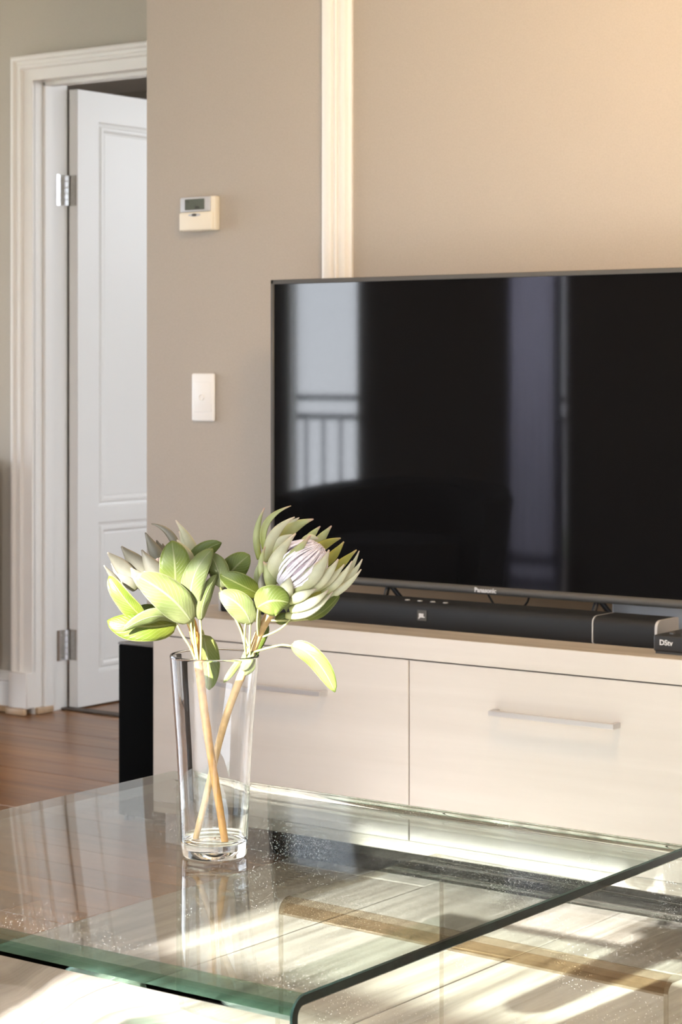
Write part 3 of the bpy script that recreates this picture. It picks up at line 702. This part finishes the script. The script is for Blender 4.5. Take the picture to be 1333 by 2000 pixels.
M['petiole'] = speckle(mat('pale_petiole', (0.247, 0.247, 0.085), .5), 90, .0004, .2, .12)
M['floret'] = speckle(mat('lilac_florets', (.70, .65, .70), .75), 200, .0004, .4, .12)
M['floret_core'] = speckle(mat('mauve_floret_core', (.52, .44, .50), .8), 200, .0004, .4, .2)

VIEW = (Vector((-SA, CA, 0)))   # away from the photograph's viewpoint
def blade(name, base, mid, tip, wid, mat_, parent, roll=0, cup=.25, shape='leaf', twist=0, wave=0, thick=.0009, nl=18, nw=8, label=None):
    """one leaf or bract: a curved blade from base through mid to tip; cup>0 bulges towards the viewpoint"""
    base, mid, tip = Vector(base), Vector(mid), Vector(tip)
    ctl = 2 * mid - .5 * (base + tip)
    me_v = []; uvs = []
    bm = bmesh.new(); uvl = bm.loops.layers.uv.new('UVMap'); grid = []
    seed = random.random() * 6
    for i in range(nl + 1):
        t_ = i / nl
        p = (1 - t_) ** 2 * base + 2 * t_ * (1 - t_) * ctl + t_ ** 2 * tip
        d = (2 * (1 - t_) * (ctl - base) + 2 * t_ * (tip - ctl)).normalized()
        n = (-VIEW) - d * (-VIEW).dot(d); n.normalize()
        n = Matrix.Rotation(R(roll + twist * (t_ - .5)), 3, d) @ n
        s = d.cross(n)
        if shape == 'leaf': wv = max(0, 1 - abs(2 * t_ ** .86 - 1) ** 2.4) ** .60
        elif shape == 'bract': wv = (.62 + .38 * math.sin(math.pi * min(1, t_ * 1.15))) * (1 - t_ ** 3.2) ** .8 if t_ < 1 else 0
        else: wv = (.5 + .5 * math.sin(math.pi * min(1, t_ * 1.25))) * (1 - t_ ** 4) ** .7 if t_ < 1 else 0
        wv = max(wv, .05) * wid / 2
        row = []
        for j in range(nw + 1):
            q = j / nw * 2 - 1
            off = s * (q * wv) - n * (cup * wv * q * q) + n * ((wave or (.10 if shape == 'leaf' else 0)) * wv * math.sin(t_ * 10 + seed + 1.7 * q) * abs(q))
            row.append((bm.verts.new(p + off), t_, j / nw))
        grid.append(row)
    for i in range(nl):
        for j in range(nw):
            vs = (grid[i][j], grid[i][j + 1], grid[i + 1][j + 1], grid[i + 1][j])
            f = bm.faces.new([v[0] for v in vs])
            for lp, v in zip(f.loops, vs): lp[uvl].uv = (v[1], v[2])
    o = done(name, bm, mat_, parent, 180, recalc=False)
    md = o.modifiers.new('thickness', 'SOLIDIFY'); md.thickness = thick if shape == 'leaf' else thick * 1.8; md.offset = 0
    if label: o['label'] = label
    return o
K = VZ / FPX
def PP(px, py, d=0.0): return P(px, py, VZ + d)
def petiole(pts, parent, r=.0016):
    bm = bmesh.new(); tube(bm, spline([PP(*p) for p in pts], 6), r, 8); return done('petiole', bm, M['petiole'], parent, 60)
def stem(pts, parent, m, r0, r1):
    bm = bmesh.new(); c = spline([PP(*p) for p in pts], 8); n = len(c)
    rad = [r0 + (r1 - r0) * i / (n - 1) + .0004 * (1 if i % 9 == 4 else 0) for i in range(n)]
    tube(bm, c, rad, 14); return done('stem', bm, m, parent, 60)
def head(base, direction, length, rad, parent, core_m, flo_m):
    """the woolly dome of florets: a core and a ring of slender styles that lean together"""
    base = Vector(base); ax = Vector(direction).normalized(); q = ax.to_track_quat('Z', 'Y').to_matrix()
    prof = [(0, 0)] + [(rad * (math.sin(math.pi * (.12 + .80 * k / 14)) ** .8) * .93, length * k / 14) for k in range(14)] + [(0, length * .95)]
    bm = bmesh.new(); lathe(bm, prof, 28)
    for v in bm.verts: v.co = base + q @ v.co
    done('flower_core', bm, core_m, parent, 60)
    bm = bmesh.new()
    for ring, cnt in ((1.0, 84), (.82, 60), (.58, 40), (.34, 24)):
        for k in range(cnt):
            a = 2 * math.pi * (k + random.random() * .6) / cnt; pts = []; sw_ = random.uniform(-.18, .18)
            for i in range(7):
                s = i / 6; rr_ = rad * ring * (math.sin(math.pi * (.14 + .74 * s)) ** .8) * (1.03 + .03 * random.random())
                pts.append(base + q @ Vector((rr_ * math.cos(a + sw_ * s), rr_ * math.sin(a + sw_ * s), length * (s * 1.02 + (.10 * (1 - ring))) )))
            tube(bm, pts, [.0017, .0018, .0018, .0017, .0016, .0013, .0007], 5)
    o = done('florets', bm, flo_m, parent, 60); o['kind'] = 'stuff'
    return o

# ------------------------------------------------------------------ protea on the left
pl = empty('protea_flower', VC + Vector((0, 0, .03)))
tag(pl, 'protea with greyish half-shaded bracts and many broad green leaves, leaning left', 'flower', None)
def adopt(root):
    """keep world placement for parts made in room coordinates"""
    bpy.context.view_layer.update()
    inv = root.matrix_world.inverted()
    for c in root.children: c.matrix_parent_inverse = inv
stem([(440, 1648, -.012), (428, 1570, -.012), (415, 1492, -.014), (401, 1400, -.012), (391, 1320, -.006), (383, 1262, 0), (376, 1222, .004), (358, 1186, .012), (335, 1155, .02)], pl, M['stem'], .0052, .0072)
G = .001 / 1.365
def bl(kind, b, m, t, w, mt, par, **kw):
    return blade(kind, PP(*b), PP(*m), PP(*t), w * K, M[mt], par, **kw)
Bk = dict(shape='bract', cup=.45)
for b, m, t, w, mt, kw in [
    ((236, 1145, .01), (222, 1128, .0), (203, 1104, -.01), 13, 'bract_shade', {}),
    ((240, 1140, .03), (230, 1122, .035), (217, 1100, .04), 14, 'bract_shade', {}),
    ((268, 1142, .02), (238, 1108, .02), (210, 1079, .012), 32, 'bract_shade', {}),
    ((302, 1138, .03), (266, 1100, .03), (237, 1067, .025), 36, 'bract_shade', {}),
    ((266, 1152, .0), (250, 1137, -.008), (231, 1121, -.01), 22, 'bract_shade', {}),
    ((284, 1150, .0), (270, 1130, -.006), (256, 1109, -.006), 30, 'bract_shade', {}),
    ((322, 1142, .01), (298, 1110, .004), (277, 1074, .008), 36, 'bract_shade', {}),
    ((322, 1110, .035), (302, 1076, .038), (284, 1040, .04), 27, 'bract_shade', {}),
    ((335, 1120, .04), (318, 1085, .045), (306, 1055, .05), 24, 'bract_shade', {}),
    ((352, 1105, .045), (335, 1048, .05), (296, 1023, .055), 17, 'bract_shade', {}),
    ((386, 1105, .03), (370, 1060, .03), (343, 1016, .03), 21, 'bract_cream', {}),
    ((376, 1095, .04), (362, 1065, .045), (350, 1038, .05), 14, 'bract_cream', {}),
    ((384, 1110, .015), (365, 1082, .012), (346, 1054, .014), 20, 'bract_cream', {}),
    ((350, 1130, .05), (330, 1095, .055), (318, 1062, .06), 26, 'bract_shade', {}),
    ((395, 1112, .05), (384, 1080, .055), (372, 1050, .06), 16, 'bract_shade', {}),
]: bl('bract', b, m, t, w, mt, pl, **{**Bk, **kw})
head(PP(328, 1152, .035), PP(312, 1085, .05) - PP(328, 1152, .035), .045, .030, pl, M['floret_core'], M['floret'])
for b, m, t, w, mt, kw in [
    ((343, 1150, -.012), (342, 1105, -.022), (336, 1056, -.018), 62, 'leaf', dict(cup=.12)),
    ((375, 1216, -.02), (332, 1166, -.045), (266, 1124, -.05), 66, 'leaf_pale', dict(cup=.22, roll=12, wave=.12)),
    ((279, 1206, -.02), (246, 1172, -.03), (213, 1125, -.02), 40, 'leaf_dark', dict(cup=-.35, roll=-18)),
    ((345, 1218, -.01), (275, 1224, -.035), (210, 1212, -.03), 56, 'leaf_dark', dict(cup=.25, roll=24)),
    ((343, 1216, -.014), (300, 1204, -.045), (240, 1232, -.05), 30, 'leaf_pale', dict(cup=.30, roll=-20)),
    ((330, 1228, .01), (300, 1200, .012), (262, 1196, .01), 36, 'leaf_dark', dict(cup=.2)),
    ((372, 1150, .01), (386, 1092, .015), (433, 1060, .01), 40, 'leaf', dict(cup=.2, roll=10)),
    ((376, 1200, -.012), (378, 1130, -.028), (416, 1072, -.024), 47, 'leaf_pale', dict(cup=.25, roll=-14)),
    ((388, 1206, -.006), (388, 1165, -.012), (410, 1112, -.008), 24, 'leaf_dark', dict(cup=.6, roll=48)),
    ((393, 1212, -.012), (401, 1168, -.02), (424, 1122, -.016), 30, 'leaf_pale', dict(cup=.35, roll=30)),
    ((398, 1240, .02), (406, 1290, .03), (409, 1347, .03), 48, 'leaf', dict(cup=.1)),
    ((366, 1128, .0), (358, 1148, .0), (362, 1176, .0), 30, 'leaf_dark', dict(cup=.2)),
]: bl('leaf', b, m, t, w, mt, pl, **kw)
for p in ([(345, 1218, -.01), (356, 1240, -.012), (370, 1262, -.012), (382, 1290, -.010)], [(373, 1214, -.02), (376, 1240, -.016), (384, 1286, -.012)],
          [(391, 1210, -.012), (393, 1245, -.014), (392, 1288, -.012)], [(377, 1200, -.012), (381, 1240, -.015), (387, 1290, -.013)],
          [(398, 1240, .02), (394, 1232, .01), (386, 1256, .0)], [(343, 1150, -.012), (360, 1195, -.012), (378, 1240, -.008)]): petiole(p, pl)
# ------------------------------------------------------------------ protea on the right
pr_ = empty('protea_flower', VC + Vector((.02, .01, .03)))
tag(pr_, 'protea with an open cream head of pointed bracts, leaning right before the television', 'flower')
stem([(381, 1642, .014), (402, 1560, .014), (425, 1462, .012), (447, 1385, .010), (474, 1315, .004), (496, 1262, 0), (514, 1222, 0), (532, 1192, .0), (545, 1172, .002)], pr_, M['stem2'], .0045, .0072)
for b, m, t, w, mt, kw in [
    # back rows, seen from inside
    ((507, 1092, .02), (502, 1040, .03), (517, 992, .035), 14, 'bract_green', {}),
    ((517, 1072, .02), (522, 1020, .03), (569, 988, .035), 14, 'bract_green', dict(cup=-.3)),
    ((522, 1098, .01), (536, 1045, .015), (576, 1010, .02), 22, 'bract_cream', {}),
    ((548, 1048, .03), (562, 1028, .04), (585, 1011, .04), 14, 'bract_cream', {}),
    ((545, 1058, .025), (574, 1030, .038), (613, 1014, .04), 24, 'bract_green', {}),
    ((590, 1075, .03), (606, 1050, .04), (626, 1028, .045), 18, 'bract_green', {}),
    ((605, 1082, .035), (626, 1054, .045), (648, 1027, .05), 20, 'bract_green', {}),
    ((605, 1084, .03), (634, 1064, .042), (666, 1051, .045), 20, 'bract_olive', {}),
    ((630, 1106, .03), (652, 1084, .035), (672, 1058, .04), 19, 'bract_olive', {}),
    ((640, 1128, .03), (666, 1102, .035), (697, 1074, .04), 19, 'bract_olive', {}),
    ((660, 1142, .01), (684, 1112, .012), (702, 1076, .02), 11, 'bract_cream', {}),
    ((640, 1160, 0), (682, 1128, -.004), (708, 1092, .0), 14, 'bract_cream', {}),
    ((620, 1172, -.005), (668, 1150, -.01), (706, 1112, -.008), 15, 'bract_cream', {}),
    ((628, 1158, -.01), (660, 1136, -.016), (688, 1096, -.012), 18, 'bract_cream', {}),
    ((618, 1152, -.014), (648, 1130, -.02), (673, 1102, -.018), 15, 'bract_cream', {}),
    ((590, 1160, -.02), (632, 1130, -.03), (661, 1092, -.026), 25, 'bract_cream', {}),
    ((572, 1156, -.024), (616, 1122, -.038), (643, 1074, -.03), 31, 'bract_cream', {}),
    ((560, 1150, -.022), (594, 1126, -.034), (621, 1098, -.032), 23, 'bract_cream', {}),
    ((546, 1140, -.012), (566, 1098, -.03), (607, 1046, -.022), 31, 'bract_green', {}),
    ((536, 1142, -.012), (541, 1094, -.028), (578, 1042, -.018), 31, 'bract_cream', {}),
    ((538, 1080, .012), (548, 1058, .015), (572, 1044, .012), 20, 'bract_cream', {}),
    ((590, 1062, .012), (606, 1052, .012), (622, 1052, .01), 18, 'bract_cream', {}),
    ((552, 1172, -.026), (560, 1150, -.036), (568, 1126, -.034), 30, 'bract_cream', {}),
    ((562, 1176, -.024), (590, 1164, -.034), (618, 1150, -.03), 21, 'bract_cream', {}),
    ((566, 1192, -.022), (608, 1178, -.032), (642, 1152, -.026), 20, 'bract_cream', {}),
    ((558, 1202, -.016), (606, 1194, -.026), (650, 1156, -.02), 18, 'bract_cream', {}),
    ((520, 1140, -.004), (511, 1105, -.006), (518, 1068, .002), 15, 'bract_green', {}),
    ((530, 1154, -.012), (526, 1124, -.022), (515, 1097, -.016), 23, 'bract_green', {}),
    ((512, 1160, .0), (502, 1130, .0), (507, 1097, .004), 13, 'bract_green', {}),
    ((516, 1160, -.008), (511, 1138, -.012), (513, 1119, -.01), 14, 'bract_shade', {}),
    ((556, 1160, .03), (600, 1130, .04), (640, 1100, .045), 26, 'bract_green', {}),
    ((575, 1180, .02), (625, 1155, .03), (668, 1125, .035), 22, 'bract_olive', {}),
]: bl('bract', b, m, t, w, mt, pr_, **{**Bk, **kw})
head(PP(553, 1140, .002), PP(625, 1072, -.006) - PP(553, 1140, .002), .072, .036, pr_, M['floret_core'], M['floret'])
for b, m, t, w, mt, kw in [
    ((432, 1148, -.004), (427, 1116, -.012), (411, 1080, -.01), 42, 'leaf_pale', dict(cup=.2, roll=-12)),
    ((432, 1146, .008), (456, 1112, .004), (488, 1084, .006), 52, 'leaf', dict(cup=.12)),
    ((505, 1160, -.006), (470, 1142, -.016), (430, 1122, -.012), 42, 'leaf_dark', dict(cup=-.25, roll=14)),
    ((490, 1220, -.022), (470, 1184, -.036), (428, 1158, -.034), 50, 'leaf_pale', dict(cup=.2, roll=10)),
    ((502, 1188, -.03), (532, 1174, -.044), (566, 1178, -.034), 62, 'leaf', dict(cup=.22)),
    ((540, 1180, -.018), (558, 1176, -.026), (578, 1178, -.02), 44, 'leaf_pale', dict(cup=.2, roll=16)),
    ((600, 1210, -.006), (634, 1192, -.01), (664, 1160, -.006), 24, 'leaf_dark', dict(cup=.3, roll=30)),
    ((568, 1262, -.012), (616, 1288, -.024), (655, 1352, -.028), 38, 'leaf', dict(cup=.18, roll=8, wave=.1)),
    ((474, 1300, .016), (498, 1264, .022), (525, 1222, .02), 26, 'leaf_dark', dict(cup=.3)),
    ((472, 1308, -.004), (483, 1292, -.008), (494, 1272, -.006), 18, 'leaf_pale', dict(cup=.2, roll=-20)),
    ((476, 1318, .0), (492, 1304, -.004), (500, 1284, -.004), 14, 'leaf_pale', dict(cup=.2, roll=20)),
    ((470, 1288, .01), (456, 1308, .012), (437, 1333, .012), 14, 'leaf', dict(cup=.2)),
    ((540, 1216, .012), (552, 1208, .012), (566, 1204, .012), 22, 'leaf_dark', dict(cup=.2)),
]: bl('leaf', b, m, t, w, mt, pr_, **kw)
for p in ([(489, 1218, -.022), (488, 1250, -.016), (489, 1284, -.006)], [(481, 1206, -.026), (478, 1245, -.02), (481, 1290, -.004)],
          [(505, 1187, -.030), (503, 1212, -.02), (504, 1240, -.008)], [(430, 1146, -.004), (440, 1170, 0), (470, 1230, .006), (482, 1280, .006)],
          [(432, 1146, .008), (455, 1190, .012), (486, 1262, .008)], [(505, 1160, -.006), (508, 1195, -.008), (506, 1236, -.004)],
          [(576, 1184, -.018), (570, 1205, -.016), (548, 1228, -.012), (514, 1244, -.006)],
          [(602, 1209, -.006), (570, 1212, -.008), (530, 1212, -.006)],
          [(570, 1262, -.012), (552, 1260, -.014), (530, 1264, -.012), (494, 1274, -.004)]): petiole(p, pr_)
adopt(pl); adopt(pr_)
